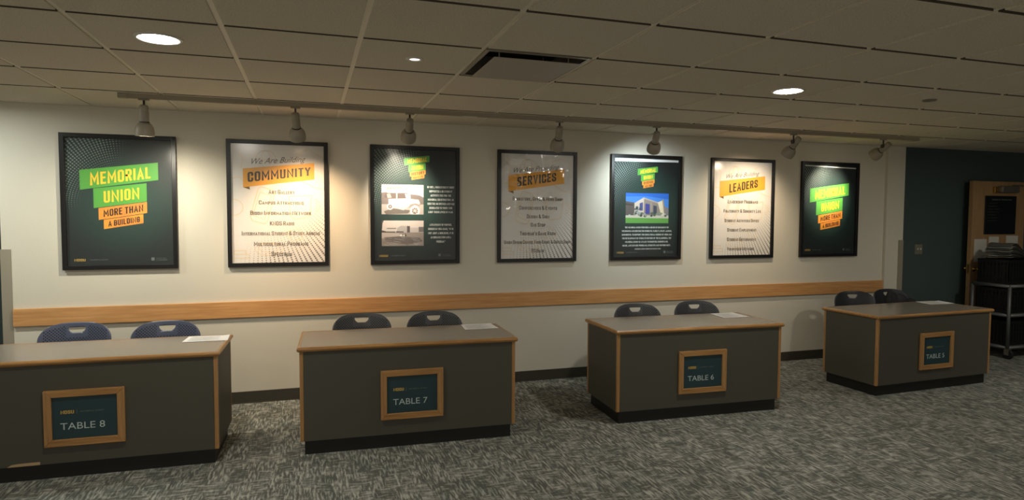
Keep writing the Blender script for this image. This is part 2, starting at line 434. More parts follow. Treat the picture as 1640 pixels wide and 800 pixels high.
for i, (x, aim, en, colr, cone, lab) in enumerate(lamps):
    a = Vector(aim).normalized()
    t = thing('track_spotlight', lab, 'spotlight', (x, TY, H - .0315))
    obj('adapter', B(-.035, .035, -.0135, .0135, -.012, -.0005, bev=.003), M['lamp_white'], t)
    obj('stem', lathe(bmesh.new(), [(0, .0075), (.062, .0075)], (0, 0, -.011), (0, 0, -1), 14), M['lamp_dark'], t, smooth=True)
    beam = a.copy()
    if i == 0: a = Vector((-.02, .10, -1)).normalized()
    P0 = Vector((0, 0, -.075)) - a * .02 if i < 5 else Vector((0, 0, -.085)) - a * .055 + Vector((.024, 0, 0))
    obj('knuckle', lathe(bmesh.new(), [(-.016, .012), (-.016, .02), (.016, .02), (.016, .012)], (0, 0, -.075), (1, 0, 0), 18), M['lamp_dark'], t)
    hd_ = obj('socket', lathe(bmesh.new(), [(-.012, .018), (-.008, .026), (.0, .029), (.035, .029), (.037, .031), (.105, .031), (.11, .029), (.125, .028)], P0, a, 28), M['lamp_white'], t, smooth=True)
    smooth_by_angle(hd_, 35)
    obj('socket_collar', lathe(bmesh.new(), [(0, .0305), (.0, .033), (.012, .033), (.012, .0305)], P0 + a * .106, a, 28, (False, False)), M['lamp_dark'], t)
    sh = obj('shade', lathe(bmesh.new(), [(.112, .027), (.117, .038), (.128, .049), (.145, .058), (.165, .0625), (.185, .064), (.208, .0625), (.2085, .058), (.185, .0595), (.165, .058), (.145, .052), (.132, .042)], P0, a, 36, (True, True)), M['lamp_white'], t, smooth=True)
    smooth_by_angle(sh, 50)
    if en:
        bm_ = emit('bulb_glow_%s' % 'abcdefg'[i], colr + (1,), 22 if i == 0 else 6)
    else: bm_ = newmat('bulb_unlit', rgb(220, 214, 200), .3)[0]
    obj('bulb', lathe(bmesh.new(), [(.135, .02), (.15, .042), (.165, .050), (.178, .050), (.184, .036), (.186, .001)], P0, a, 32), bm_, t, smooth=True)
    if en:
        ld = bpy.data.lights.new('spot_beam', 'SPOT'); ld.energy = en; ld.color = colr
        ld.spot_size = math.radians(cone); ld.spot_blend = 1.0; ld.shadow_soft_size = .03
        lo = bpy.data.objects.new('spot_beam', ld); COL.objects.link(lo); lo.parent = t
        lo.location = P0 + a * .222
        lo.rotation_euler = beam.to_track_quat('-Z', 'Y').to_euler()

# ------------------------------------------------------------------ flat lettering
def text_mesh(s, bold=0.0, shear=0.0, smallcaps=False):
    cu = bpy.data.curves.new('txt', 'FONT'); cu.body = s.lower() if smallcaps is None else s
    cu.offset = 0 if bold == -1 else bold; cu.shear = shear; cu.resolution_u = 3
    if smallcaps:
        cu.small_caps_scale = .74
        for i, ch in enumerate(s):
            if ch.islower(): cu.body_format[i].use_small_caps = True
    o = bpy.data.objects.new('txt', cu); COL.objects.link(o)
    me = bpy.data.meshes.new_from_object(o)
    bpy.data.objects.remove(o); bpy.data.curves.remove(cu)
    return me

# condensed block alphabet drawn with mitred strokes: glyph -> (width, [polylines]); coordinates run 0..1 inside the stroke box
def _o(x0=0, x1=1, y0=0, y1=1, c=.2, d=.09): return [(x0 + c, y0), (x1 - c, y0), (x1, y0 + d), (x1, y1 - d), (x1 - c, y1), (x0 + c, y1), (x0, y1 - d), (x0, y0 + d), (x0 + c, y0)]
GL = {
 'A': (.46, [[(0, 0), (.5, 1), (1, 0)], [(.2, .3), (.8, .3)]]),
 'B': (.42, [[(0, 0), (.75, 0), (1, .09), (1, .42), (.75, .52), (0, .52)], [(.75, .52), (.97, .6), (.97, .91), (.75, 1), (0, 1), (0, 0)]]),
 'C': (.41, [[(1, .3), (1, .09), (.8, 0), (.2, 0), (0, .09), (0, .91), (.2, 1), (.8, 1), (1, .91), (1, .7)]]),
 'D': (.42, [[(0, 0), (.75, 0), (1, .1), (1, .9), (.75, 1), (0, 1), (0, 0)]]),
 'E': (.37, [[(1, 0), (0, 0), (0, 1), (1, 1)], [(0, .52), (.85, .52)]]),
 'F': (.36, [[(0, 0), (0, 1), (1, 1)], [(0, .5), (.85, .5)]]),
 'G': (.42, [[(.55, .48), (1, .48), (1, .09), (.8, 0), (.2, 0), (0, .09), (0, .91), (.2, 1), (.8, 1), (1, .91), (1, .72)]]),
 'H': (.43, [[(0, 0), (0, 1)], [(1, 0), (1, 1)], [(0, .5), (1, .5)]]),
 'I': (.16, [[(.5, 0), (.5, 1)]]),
 'J': (.36, [[(0, .25), (0, .09), (.2, 0), (.8, 0), (1, .09), (1, 1)]]),
 'K': (.44, [[(0, 0), (0, 1)], [(1, 1), (.1, .45)], [(.3, .6), (1, 0)]]),
 'L': (.35, [[(0, 1), (0, 0), (1, 0)]]),
 'M': (.58, [[(0, 0), (0, 1), (.5, .3), (1, 1), (1, 0)]]),
 'N': (.50, [[(0, 0), (0, 1), (1, 0), (1, 1)]]),
 'O': (.42, [_o()]),
 'P': (.41, [[(0, 0), (0, 1), (.75, 1), (1, .9), (1, .56), (.75, .46), (0, .46)]]),
 'Q': (.42, [_o(), [(.6, .25), (1, -.04)]]),
 'R': (.42, [[(0, 0), (0, 1), (.75, 1), (1, .9), (1, .58), (.75, .48), (0, .48)], [(.55, .48), (1, 0)]]),
 'S': (.40, [[(0, .27), (0, .09), (.2, 0), (.8, 0), (1, .09), (1, .38), (0, .62), (0, .91), (.2, 1), (.8, 1), (1, .91), (1, .73)]]),
 'T': (.40, [[(.5, 0), (.5, 1)], [(0, 1), (1, 1)]]),
 'U': (.42, [[(0, 1), (0, .09), (.2, 0), (.8, 0), (1, .09), (1, 1)]]),
 'V': (.45, [[(0, 1), (.5, 0), (1, 1)]]),
 'W': (.62, [[(0, 1), (.25, 0), (.5, .75), (.75, 0), (1, 1)]]),
 'X': (.45, [[(0, 0), (1, 1)], [(0, 1), (1, 0)]]),
 'Y': (.44, [[(0, 1), (.5, .48), (1, 1)], [(.5, .5), (.5, 0)]]),
 'Z': (.40, [[(0, 1), (1, 1), (0, 0), (1, 0)]]),
 '&': (.46, [[(1, 0), (.1, .75), (.1, .92), (.35, 1), (.6, .92), (.6, .76), (0, .35), (0, .08), (.25, 0), (.6, 0), (1, .4)]]),
 ',': (.16, [[(.6, .08), (.3, -.14)]]), '.': (.16, [[(.5, .0), (.5, .07)]]), "'": (.16, [[(.5, .78), (.5, 1)]]), '"': (.26, [[(.1, .78), (.1, 1)], [(.9, .78), (.9, 1)]]),
 '-': (.28, [[(0, .45), (1, .45)]]), '|': (.1, [[(.5, -.1), (.5, 1.1)]]),
 '0': (.42, [_o()]), '1': (.26, [[(0, .8), (.6, 1), (.6, 0)]]), '2': (.40, [[(0, .74), (0, .91), (.2, 1), (.8, 1), (1, .91), (1, .62), (0, .12), (0, 0), (1, 0)]]),
 '3': (.40, [[(0, .8), (.2, 1), (.8, 1), (1, .9), (1, .6), (.7, .52), (.4, .52)], [(.7, .52), (1, .42), (1, .1), (.8, 0), (.2, 0), (0, .18)]]),
 '4': (.43, [[(.75, 0), (.75, 1), (0, .28), (1, .28)]]), '5': (.40, [[(1, 1), (0, 1), (0, .56), (.8, .58), (1, .48), (1, .1), (.8, 0), (.2, 0), (0, .16)]]),
 '9': (.42, [[(0, .14), (.2, 0), (.8, 0), (1, .1), (1, .9), (.8, 1), (.2, 1), (0, .9), (0, .55), (.2, .45), (1, .45)]]),
 '$': (.40, [[(0, .27), (0, .12), (.2, .04), (.8, .04), (1, .12), (1, .38), (0, .62), (0, .88), (.2, .96), (.8, .96), (1, .88), (1, .73)], [(.5, -.1), (.5, 1.1)]]),
}
def block_mesh(s, t=.15, smallcaps=False, gap=.10, serif=0):
    bm = bmesh.new(); x = 0
    for ch in s:
        if ch == ' ': x += .20 * (.8 if smallcaps else 1); continue
        k = .76 if smallcaps and ch.islower() else 1.0
        w, lines = GL[ch.upper()]
        w = max(w, t * 1.05) * k
        tt = t * (.9 if k < 1 else 1)
        bx, by = max(w - tt, 1e-4), k - tt
        for ip, pl in enumerate(lines):
            P = [Vector((x + tt / 2 + a * bx, tt / 2 + b_ * by)) for a, b_ in pl]
            closed = (P[0] - P[-1]).length < 1e-6
            n_ = len(P); L_, R_ = [], []
            for i in range(n_):
                if closed: pa, pb = P[i - 1] if i > 0 else P[-2], P[(i + 1) % n_] if i < n_ - 1 else P[1]
                else: pa, pb = (P[i - 1] if i > 0 else None), (P[i + 1] if i < n_ - 1 else None)
                d1 = (P[i] - pa).normalized() if pa is not None else None; d2 = (pb - P[i]).normalized() if pb is not None else None
                if d1 is None or d2 is None:
                    d = d1 or d2; nrm = Vector((-d.y, d.x)); ext = (-d if d1 is None else d) * tt / 2
                    off = nrm * tt / 2; c_ = P[i] + ext
                    L_.append(c_ + off); R_.append(c_ - off); continue
                n1, n2 = Vector((-d1.y, d1.x)), Vector((-d2.y, d2.x)); m_ = n1 + n2
                if m_.length < .2: m_ = n1
                m_.normalize(); l = tt / 2 / max(.42, m_.dot(n1))
                L_.append(P[i] + m_ * l); R_.append(P[i] - m_ * l)
            zz = ip * .00006; vl = [bm.verts.new((v.x, v.y, zz)) for v in L_]; vr = [bm.verts.new((v.x, v.y, zz)) for v in R_]
            for i in range(n_ - 1): bm.faces.new((vl[i], vl[i + 1], vr[i + 1], vr[i]))
        if serif and ch.upper() in 'NDHUIMR':
            ends = {'N': ((0, 1), (0, 0), (1, 1)), 'U': ((0, 1), (1, 1))}.get(ch.upper(), ((0, 0), (0, 1)))
            for a, b_ in ends:
                cx_, cy_ = x + tt / 2 + a * bx, tt * .25 + b_ * (k - tt * .5)
                bm.faces.new([bm.verts.new((cx_ + p * serif, cy_ + q * tt * .25, 0)) for p, q in ((-1, -1), (1, -1), (1, 1), (-1, 1))])
        x += w + gap * (.85 if k < 1 else 1)
    me = bpy.data.meshes.new('txt'); bm.to_mesh(me); bm.free(); return me
def lay_text(items, name, mats, parent, y, W, Hh, loc=None):
    for it in items:
        o = lay_line([it[:5] + (0,)], name, [mats[it[5]]], parent, y, W, Hh)
        if loc: o.location = loc
def lay_line(items, name, mats, parent, y, W, Hh):
    """items: (string, quad[TL,TR,BR,BL] in (u,v from top), bold, shear, smallcaps, matindex) -> one flat mesh part"""
    bm = bmesh.new()
    for (s, q, bold, shear, sm, mi) in items:
        me = text_mesh(s, bold, shear, sm) if (shear or bold == -1) else block_mesh(s, .150 if bold > .027 else (.118 if bold > 0 else .10), sm)
        if not me.vertices: continue
        X = [v.co.x for v in me.vertices]; Y = [v.co.y for v in me.vertices]
        x0, x1, y0, y1 = min(X), max(X), min(Y), max(Y)
        if not any(c in s for c in 'gjpqyQ,;') or True:
            pass
        vs = []
        for v in me.vertices:
            a = (v.co.x - x0) / (x1 - x0); c = (v.co.y - y0) / (y1 - y0)
            top = (q[0][0] + (q[1][0] - q[0][0]) * a, q[0][1] + (q[1][1] - q[0][1]) * a)
            bot = (q[3][0] + (q[2][0] - q[3][0]) * a, q[3][1] + (q[2][1] - q[3][1]) * a)
            u = bot[0] + (top[0] - bot[0]) * c; w = bot[1] + (top[1] - bot[1]) * c
            vs.append(bm.verts.new((u * W, y - v.co.z, (1 - w) * Hh)))
        for p in me.polygons:
            try:
                f = bm.faces.new([vs[k] for k in p.vertices]); f.material_index = mi
            except ValueError: pass
        bpy.data.meshes.remove(me)
    me = bpy.data.meshes.new(name); bm.normal_update()
    for f in bm.faces:
        if f.normal.y > 0: f.normal_flip()
    bm.to_mesh(me); bm.free()
    return link(name, me, mats, parent)
def rect(u0, u1, v0, v1, slope=0.0):
    """slope: how much the right end rises"""
    return [(u0, v0), (u1, v0 - slope), (u1, v1 - slope), (u0, v1)]
def polys(items, name, parent, y, W, Hh, th=0.0004):
    """items: (list of (u,v), material). later ones lie a hair in front"""
    bm = bmesh.new(); mats = []
    for k, (pts, mt) in enumerate(items):
        if mt not in mats: mats.append(mt)
        yy = y - k * min(.00006, .0009 / len(items)) * (0 if name == 'pale_drawings' else 1)
        f = bm.faces.new([bm.verts.new((u * W, yy, (1 - v) * Hh)) for u, v in pts]); f.material_index = mats.index(mt)
        f.normal_update()
        if f.normal.y > 0: f.normal_flip()
    me = bpy.data.meshes.new(name); bm.to_mesh(me); bm.free()
    return link(name, me, mats, parent)
def ell(cx, cy, rx, ry, n=20, a0=0, a1=2 * PI):
    return [(cx + rx * math.cos(a0 + (a1 - a0) * i / n), cy + ry * math.sin(a0 + (a1 - a0) * i / n)) for i in range(n if a1 - a0 > 6.2 else n + 1)]
def ribbon(pts, w, asp=.76):
    """list of quads following a polyline in uv"""
    out = []
    for a, b in zip(pts, pts[1:]):
        dx, dy = (b[0] - a[0]) * asp, (b[1] - a[1]); l = math.hypot(dx, dy) or 1
        nx, ny = -dy / l * w / asp, dx / l * w
        out.append([(a[0] + nx, a[1] + ny), (b[0] + nx, b[1] + ny), (b[0] - nx, b[1] - ny), (a[0] - nx, a[1] - ny)])
    return out

# ------------------------------------------------------------------ posters
PW, PH, PZ = .8208, 1.081, 1.1794
def poster(x, label, pmat, gmat='glass'):
    t = thing('framed_poster', label, 'poster', (x, 0, PZ))
    fw = .034
    bm = bmesh.new()
    box(bm, 0, fw, -.032, -.0004, 0, PH, bev=.002); box(bm, PW - fw, PW, -.032, -.0004, 0, PH, bev=.002)
    box(bm, fw - .001, PW - fw + .001, -.0318, -.0006, 0.0002, fw, bev=.002); box(bm, fw - .001, PW - fw + .001, -.0318, -.0006, PH - fw, PH - .0002, bev=.002)
    obj('frame', bm, M['black_frame'], t)
    pr = obj('print', B(-PW / 2 + fw, PW / 2 - fw, 0, .006, -PH / 2 + fw, PH / 2 - fw), M[pmat], t, (PW / 2, -.012, PH / 2))
    gl = obj('glazing', B(fw - .0005, PW - fw + .0005, -.024, -.0225, fw - .0005, PH - fw + .0005), M[gmat], t)
    return t
Y0 = -.0128
def footer(t, sc_=1):
    lay_text([('NDSU', rect(.095, .188, .918, .938), .02, 0, False, 0), ('MEMORIAL UNION', rect(.225, .38, .922, .932), 0, 0, False, 1),
              ('MEMORIAL UNION', rect(.80, .89, .918, .925), 0, 0, False, 1), ('FACEBOOK', rect(.80, .90, .930, .938), 0, 0, False, 1)], 'footer_lettering', [M['tgold'], M['tgrey']], t, Y0, PW, PH)
    polys([([(.757, .915), (.785, .915), (.785, .938), (.757, .938)], M['tgrey'])], 'footer_emblem', t, Y0, PW, PH)
def logo(t, k, ou, ov, words, mu=(0, 0)):
    """the four tilted bands; k scale, (ou,ov) top-left of the lockup in uv"""
    Q = [((0, .068), (.677, 0), (.677, .131), (0, .213)), ((.112, .202), (.572, .157), (.572, .294), (.112, .347)),
         ((.152, .347), (.572, .297), (.572, .380), (.152, .434)), ((.194, .433), (.537, .389), (.537, .457), (.194, .502))]
    T = [(.13, .90), (.19, .86), (.10, .92), (.11, .91)]
    mt = [M['bgreen'], M['bgreen'], M['borange'], M['borange']]
    def S(q): return (ou + q[0] * k, ov + q[1] * k)
    polys([([S(p) for p in q], mt[i]) for i, q in enumerate(Q)], 'title_bands', t, Y0, PW, PH)
    it = []
    for i, (q, (a, b_)) in enumerate(zip(Q, T)):
        TL, TR, BR, BL = q
        def at(s, w):
            top = (TL[0] + (TR[0] - TL[0]) * s, TL[1] + (TR[1] - TL[1]) * s); bot = (BL[0] + (BR[0] - BL[0]) * s, BL[1] + (BR[1] - BL[1]) * s)
            return S((top[0] + (bot[0] - top[0]) * w, top[1] + (bot[1] - top[1]) * w))
        it.append((words[i], [at(a, .14), at(b_, .14), at(b_, .86), at(a, .86)], .028, 0, False, 0 if i < 2 else 1))
    lay_text(it, 'title_lettering', [M['byellow'], M['bblack']], t, Y0 - .0014, PW, PH)

PX = [-1.866, -.667, .518, 1.711, 2.910, 4.092, 5.282]
WORDS = ['MEMORIAL', 'UNION', 'MORE THAN', 'A BUILDING']
p1 = poster(PX[0], 'large dark green MEMORIAL UNION poster at the left end, above table eight', 'green_print')
logo(p1, 1, .158, .198, WORDS); footer(p1)

def doodles(t, seed):
    R_ = random.Random(seed); D = M['dood']; it = []
    def add(pts, w=.0022): it.extend((q, D) for q in ribbon(pts, w))
    # globe
    add(ell(.38, .15, .10, .07, 24) + [(.48, .15)]); add(ell(.38, .15, .045, .07, 20) + [(.425, .15)]); add([(.28, .15), (.48, .15)])
    # phone
    add([(.30, .38), (.22, .60), (.24, .635), (.36, .66), (.385, .64), (.46, .42), (.44, .39), (.32, .365), (.30, .38)], .003)
    add([(.315, .41), (.245, .59), (.355, .625), (.43, .435), (.315, .41)])
    # mug
    add([(.60, .44), (.62, .60), (.66, .62), (.78, .61), (.81, .59), (.83, .43), (.60, .44)], .003)
    add(ell(.86, .51, .055, .05, 16, -PI / 2, PI / 2), .003); add(ell(.86, .51, .03, .03, 12, -PI / 2, PI / 2))
    # plate, circles and books along the edges
    add(ell(.06, .53, .09, .062, 20, -PI / 2, PI / 2), .003); add(ell(.40, .86, .14, .05, 26), .0025); add(ell(.40, .85, .10, .035, 24))
    add([(.06, .93), (.20, .93), (.20, .90), (.06, .90), (.06, .87), (.17, .87), (.17, .90)], .0025)
    add([(.06, .30), (.12, .29), (.20, .36), (.30, .31)]); add([(.68, .10), (.80, .06), (.94, .12)]); add([(.70, .30), (.84, .36), (.95, .38)], .003)
    add([(.10, .10), (.16, .14), (.14, .22)]); add([(.58, .72), (.70, .70), (.74, .78), (.62, .80), (.58, .72)])
    polys(it, 'pale_drawings', t, Y0 + .0002, PW, PH)
def cream(x, label, script, head, hq, lines, lab_seed, gmat='glass', bandq=None, tq=None):
    t = poster(x, label, 'cream_print', gmat)
    doodles(t, lab_seed)
    bq = bandq
    polys([([bq[3], (bq[3][0] + .065, bq[3][1] + .018), (bq[3][0] + .06, bq[3][1] - .015)], M['bamber_dark']), (bq, M['bamber'])], 'title_band', t, Y0 - .0004, PW, PH)
    lay_text([(head, tq, .03, 0, False, 0)], 'title_lettering', [M['bblack']], t, Y0 - .0010, PW, PH)
    lay_text([(script, hq, -.004, .45, False, 0)], 'script_lettering', [M['tbrown']], t, Y0 - .0010, PW, PH)
    it = []
    for (s, u0, u1, v) in lines: it.append((s, rect(u0, u1, v - .0185, v + .0185), .022, 0, True, 0))
    lay_text(it, 'list_lettering', [M['tbrown']], t, Y0 - .0010, PW, PH)
    return t
cream(PX[1], 'cream COMMUNITY poster in a black frame, lit warm orange', 'We Are Building', 'COMMUNITY',
      [(.24, .145), (.775, .115), (.775, .175), (.24, .205)],
      [('Art Gallery', .40, .66, .404), ('Campus Attractions', .305, .75, .489), ('Bison Information Network', .22, .825, .572), ('KNDS Radio', .41, .65, .655),
       ('International Student & Study Abroad', .135, .91, .734), ('Multicultural Programs', .25, .79, .817), ('Spectrum', .42, .625, .90)], 1,
      bandq=[(.155, .225), (.86, .168), (.86, .300), (.155, .372)], tq=[(.20, .246), (.825, .195), (.825, .275), (.20, .338)])
cream(PX[3], 'dim cream SERVICES poster in a black frame, with wavy glare on its sheet', 'We Are Providing', 'SERVICES',
      [(.20, .160), (.775, .115), (.775, .175), (.20, .215)],
      [('Bookstore, Gfps, & Herd Shop', .19, .82, .433), ('Conferences & Events', .27, .75, .513), ('Design & Sign', .365, .65, .59), ('One Stop', .415, .60, .666),
       ("Thundar's Game Room", .28, .735, .744), ('Union Dining Center, Food Court & Coffee Shop', .083, .92, .822), ('US Bank', .425, .59, .90)], 2, 'glass_wavy',
      bandq=[(.135, .222), (.84, .158), (.84, .290), (.135, .368)], tq=[(.245, .238), (.735, .190), (.735, .275), (.245, .332)])
cream(PX[5], 'cream LEADERS poster in a black frame, second from the right', 'We Are Building', 'LEADERS',
      [(.24, .160), (.76, .120), (.76, .175), (.24, .215)],
      [('Leadership Programs', .27, .745, .43), ('Fraternity & Sorority Life', .21, .80, .525), ('Student Activities Office', .225, .77, .62), ('Student Employment', .27, .73, .715),
       ('Student Government', .27, .73, .81), ('Volunteer Network', .27, .70, .905)], 3,
      bandq=[(.14, .228), (.855, .168), (.855, .305), (.14, .385)], tq=[(.29, .246), (.735, .197), (.735, .282), (.29, .345)])

# history poster: two monochrome photographs and two blocks of text
p3 = poster(PX[2], 'dark green history poster with two black and white photos and white text', 'green_print')
logo(p3, .42, .372, .075, ['MEMORIAL', 'UNION', 'HISTORY', 'BEGAN IN 1921'])
footer(p3)
def centred(lines, uc, v0, dv, hh, maxw, chars, name, t, mat='twhite'):
    it = []
    for i, s in enumerate(lines):
        w = maxw * min(1, len(s) / chars) / 2
        it.append((s, rect(uc - w, uc + w, v0 + i * dv, v0 + i * dv + hh), .03, 0, False, 0))
    lay_text(it, name, [M[mat]], t, Y0, PW, PH)
centred(['IN 1921, NDSU STUDENT BODY', 'SUPPORTED A $5 STUDENT', 'ACTIVITY FEE FOR THE', 'MEMORIAL CONSTRUCTION. IN', '1953 THE MU OPENED AND WAS', 'DEDICATED TO THOSE WHO', 'LOST THEIR LIVES IN WAR.'], .785, .333, .0355, .021, .31, 26, 'history_lettering', p3)
centred(['A STATEMENT OF PURPOSE,', 'ISSUED IN 1954 SAID, "IT IS', 'NOT JUST A BUILDING, IT IS', 'AN ORGANIZATION AND A', 'PROGRAM."'], .785, .655, .036, .021, .29, 26, 'purpose_lettering', p3)
F = flat
def win(u0, u1, v0, v1, pts): return [(u0 + (u1 - u0) * a, v0 + (v1 - v0) * b_) for a, b_ in pts]
q = lambda pts, c_: (win(.122, .588, .327, .578, pts), F(*c_))
Rr = [(0, 0), (1, 0), (1, 1), (0, 1)]
car = [q(Rr, (222, 214, 206)), q([(0, .28), (.1, .25), (.3, .4), (.72, .32), (.9, .35), (1, .42), (1, .7), (0, .7)], (120, 108, 104)),
       q([(0, .66), (1, .66), (1, 1), (0, 1)], (176, 166, 158)), q([(.05, .9), (.25, .8), (.7, .86), (.62, .97), (.1, 1)], (110, 100, 94)),
       q([(.10, .24), (.12, .10), (.35, .08), (.42, .05), (.50, .10), (.62, .16), (.66, .27), (.38, .25)], (150, 134, 128)),
       q([(.12, .17), (.52, .13), (.62, .2), (.64, .27), (.12, .25)], (206, 196, 188)),
       q([(.06, .42), (.10, .28), (.60, .28), (.70, .34), (.68, .46), (.20, .50)], (104, 90, 86)),
       q([(.12, .32), (.2, .3), (.24, .44), (.14, .46)], (170, 158, 150)), q([(.34, .12), (.37, .12), (.375, .48), (.345, .48)], (196, 184, 176)),
       q([(.55, .30), (.68, .33), (.69, .46), (.58, .46)], (208, 200, 192)),
       q([(.16, .48), (.60, .46), (.88, .50), (.92, .62), (.84, .74), (.60, .76), (.52, .86), (.28, .78), (.16, .66)], (200, 190, 184)),
       q([(.28, .52), (.50, .50), (.49, .76), (.29, .74)], (238, 234, 226)), q([(.32, .57), (.46, .56), (.46, .575), (.32, .585)], (170, 170, 160)), q([(.32, .65), (.46, .64), (.46, .655), (.32, .665)], (170, 170, 160)),
       q([(.62, .54), (.88, .52), (.90, .6), (.64, .64)], (220, 212, 206)),
       q([(.62, .80), (.68, .66), (.80, .62), (.92, .68), (.90, .72), (.78, .68), (.68, .76)], (150, 138, 132))]
for (ax, ay, rr) in ((.20, .74, .075), (.79, .88, .12)):
    car += [q([(a, min(b_, .995)) for a, b_ in ell(ax, ay, rr, rr * 1.45)], (226, 220, 212)), q([(a, min(b_, .99)) for a, b_ in ell(ax, ay, rr * .62, rr * .9)], (118, 108, 102)),
            q([(a, min(b_, .985)) for a, b_ in ell(ax, ay, rr * .22, rr * .32, 10)], (210, 204, 196))]
for k in range(8):
    a = k * PI / 4 + .2; ca, sa = math.cos(a), math.sin(a)
    if .88 + sa * .11 < .98: car.append(q([(.79 - sa * .006, .88 + ca * .008), (.79 + ca * .075 - sa * .006, .88 + sa * .11 + ca * .008), (.79 + ca * .075 + sa * .006, .88 + sa * .11 - ca * .008), (.79 + sa * .006, .88 - ca * .008)], (206, 200, 192)))
car.append(q([(.755, 0), (.765, 0), (.77, .34), (.76, .34)], (130, 120, 116)))
polys(car, 'old_car_photo', p3, Y0, PW, PH)
q = lambda pts, c_: (win(.122, .588, .630, .845, pts), F(*c_))
hall = [q(Rr, (214, 200, 192)), q([(0, .46), (1, .46), (1, 1), (0, 1)], (150, 138, 130)), q([(0, 0), (.05, 0), (.02, .12), (.01, .3), (0, .4)], (90, 82, 78)),
        q([(.07, .26), (.36, .27), (.46, .2), (.62, .22), (.60, .47), (.1, .46)], (206, 198, 192)), q([(.12, .29), (.34, .29), (.34, .33), (.12, .33)], (130, 118, 112)),
        q([(.36, .30), (.46, .20), (.62, .22), (.60, .47), (.36, .42)], (178, 170, 166)), q([(.60, .21), (.67, .22), (.67, .46), (.60, .47)], (84, 76, 74)),
        q([(.68, .28), (.88, .28), (.88, .45), (.68, .45)], (190, 180, 176)), q([(.88, .25), (1, .25), (1, .45), (.88, .45)], (112, 104, 102)), q([(.10, .43), (.32, .43), (.32, .47), (.10, .47)], (86, 78, 74)), q([(.34, .42), (.52, .43), (.52, .465), (.34, .465)], (72, 66, 62)),
        q([(0, .38), (.1, .42), (.1, .48), (0, .48)], (80, 72, 68)), q([(0, .47), (.4, .5), (.5, .6), (.1, .68), (0, .7)], (188, 176, 168)),
        q([(.05, .66), (.4, .62), (.9, .68), (.98, .82), (.6, .95), (.1, .8)], (112, 102, 96))]
Rn = random.Random(5)
for k in range(34):
    a, b_ = Rn.uniform(.02, .8), Rn.uniform(.66, .95); l = Rn.uniform(.06, .18)
    hall.append(q([(a, b_), (a + l, b_ + l * .25), (a + l, b_ + l * .25 + .012), (a, b_ + .012)], (random.choice((178, 92, 150)),) * 3))
hall += [q([(.42, .62), (.46, .52), (.49, .62)], (232, 228, 222)), q([(.50, .62), (.525, .55), (.55, .62)], (226, 222, 216)), q([(.545, .62), (.565, .5), (.59, .62)], (70, 64, 62))]
polys(hall, 'old_building_photo', p3, Y0, PW, PH)

# building poster
p5 = poster(PX[4], 'dark green poster with a colour photo of a building under blue sky', 'green_print')
logo(p5, .42, .372, .105, ['MEMORIAL', 'UNION', 'CENTENNIAL', '1921-2021'])
footer(p5)
polys([([(.043, .034), (.955, .040), (.955, .060), (.043, .068)], M['paper'])], 'bare_backing_strip', p5, Y0, PW, PH)
q = lambda pts, c_: (win(.21, .82, .362, .648, pts), F(*c_))
bl = [q(Rr, (40, 104, 200)), q([(0, .12), (.5, .1), (1, .2), (1, .6), (0, .6)], (70, 134, 216)),
      q([(0, .27), (.22, .32), (.22, .76), (0, .76)], (96, 88, 84)), q([(0, .34), (.18, .38), (.18, .42), (0, .40)], (70, 64, 64)),
      q([(.20, .33), (.42, .14), (.42, .74), (.20, .76)], (212, 196, 182)), q([(.42, .14), (.80, .32), (.82, .76), (.42, .74)], (150, 136, 124)),
      q([(.42, .14), (.80, .32), (.80, .36), (.42, .19)], (186, 170, 156)), q([(.32, .34), (.395, .30), (.395, .58), (.32, .58)], (72, 84, 132)),
      q([(.455, .34), (.555, .37), (.555, .70), (.455, .70)], (70, 74, 150)), q([(.64, .40), (.72, .43), (.72, .70), (.64, .70)], (70, 76, 90)),
      q([(.58, .30), (.60, .31), (.60, .72), (.58, .72)], (176, 160, 148)), q([(.74, .30), (.845, .24), (.90, .74), (.83, .76)], (232, 216, 184)), q([(.845, .22), (.88, .20), (.92, .74), (.90, .74)], (176, 152, 116)),
      q([(.89, .42), (1, .5), (1, .76), (.91, .76)], (132, 128, 132)), q([(0, .74), (1, .74), (1, .86), (0, .86)], (206, 200, 184)), q([(0, .82), (1, .84), (1, 1), (0, 1)], (104, 168, 76))]
for k in range(26):
    a = Rn.uniform(.03, .95); b_ = Rn.uniform(.66, .76); r_ = Rn.uniform(.018, .04)
    bl.append(q([(min(.995, x_), y_) for x_, y_ in ell(a, b_, r_, r_ * 1.2, 9)], Rn.choice(((196, 200, 190), (90, 104, 84), (140, 150, 132), (60, 72, 64)))))
for k in range(12):
    a = Rn.uniform(.22, .34); b_ = Rn.uniform(.42, .7); bl.append(q(ell(a, b_, .03, .035, 8), Rn.choice(((58, 68, 62), (104, 112, 104), (160, 166, 168)))))
polys(bl, 'building_photo', p5, Y0, PW, PH)
centred(['THE MEMORIAL UNION PROVIDES A SENSE OF COMMUNITY BY', 'WELCOMING AND SERVING THE STUDENTS, FACULTY, STAFF, ALUMNI,', 'AND GUESTS. TO SUPPORT THE EDUCATIONAL MISSION OF NDSU AND', 'THE DEVELOPMENT OF STUDENTS OUTSIDE OF THE CLASSROOM, THE',
         'MEMORIAL UNION IS A PLACE TO DISCOVER, UNDERSTAND,', 'SHARE, AND EXPLORE PROGRAMS, STUDENTS AND VISITORS MEET.'], .515, .680, .0345, .0185, .71, 58, 'mission_lettering', p5)
centred(['MEMORIAL UNION MISSION STATEMENT 2013'], .53, .889, .03, .012, .37, 30, 'mission_source_lettering', p5)

p7 = poster(PX[6], 'dark green MEMORIAL UNION poster at the right end, spotlit at its middle', 'green_print')
logo(p7, 1, .158, .215, WORDS); footer(p7)
polys([([(.05, .036), (.95, .052), (.95, .062), (.05, .048)], M['paper'])], 'bare_backing_strip', p7, Y0, PW, PH)

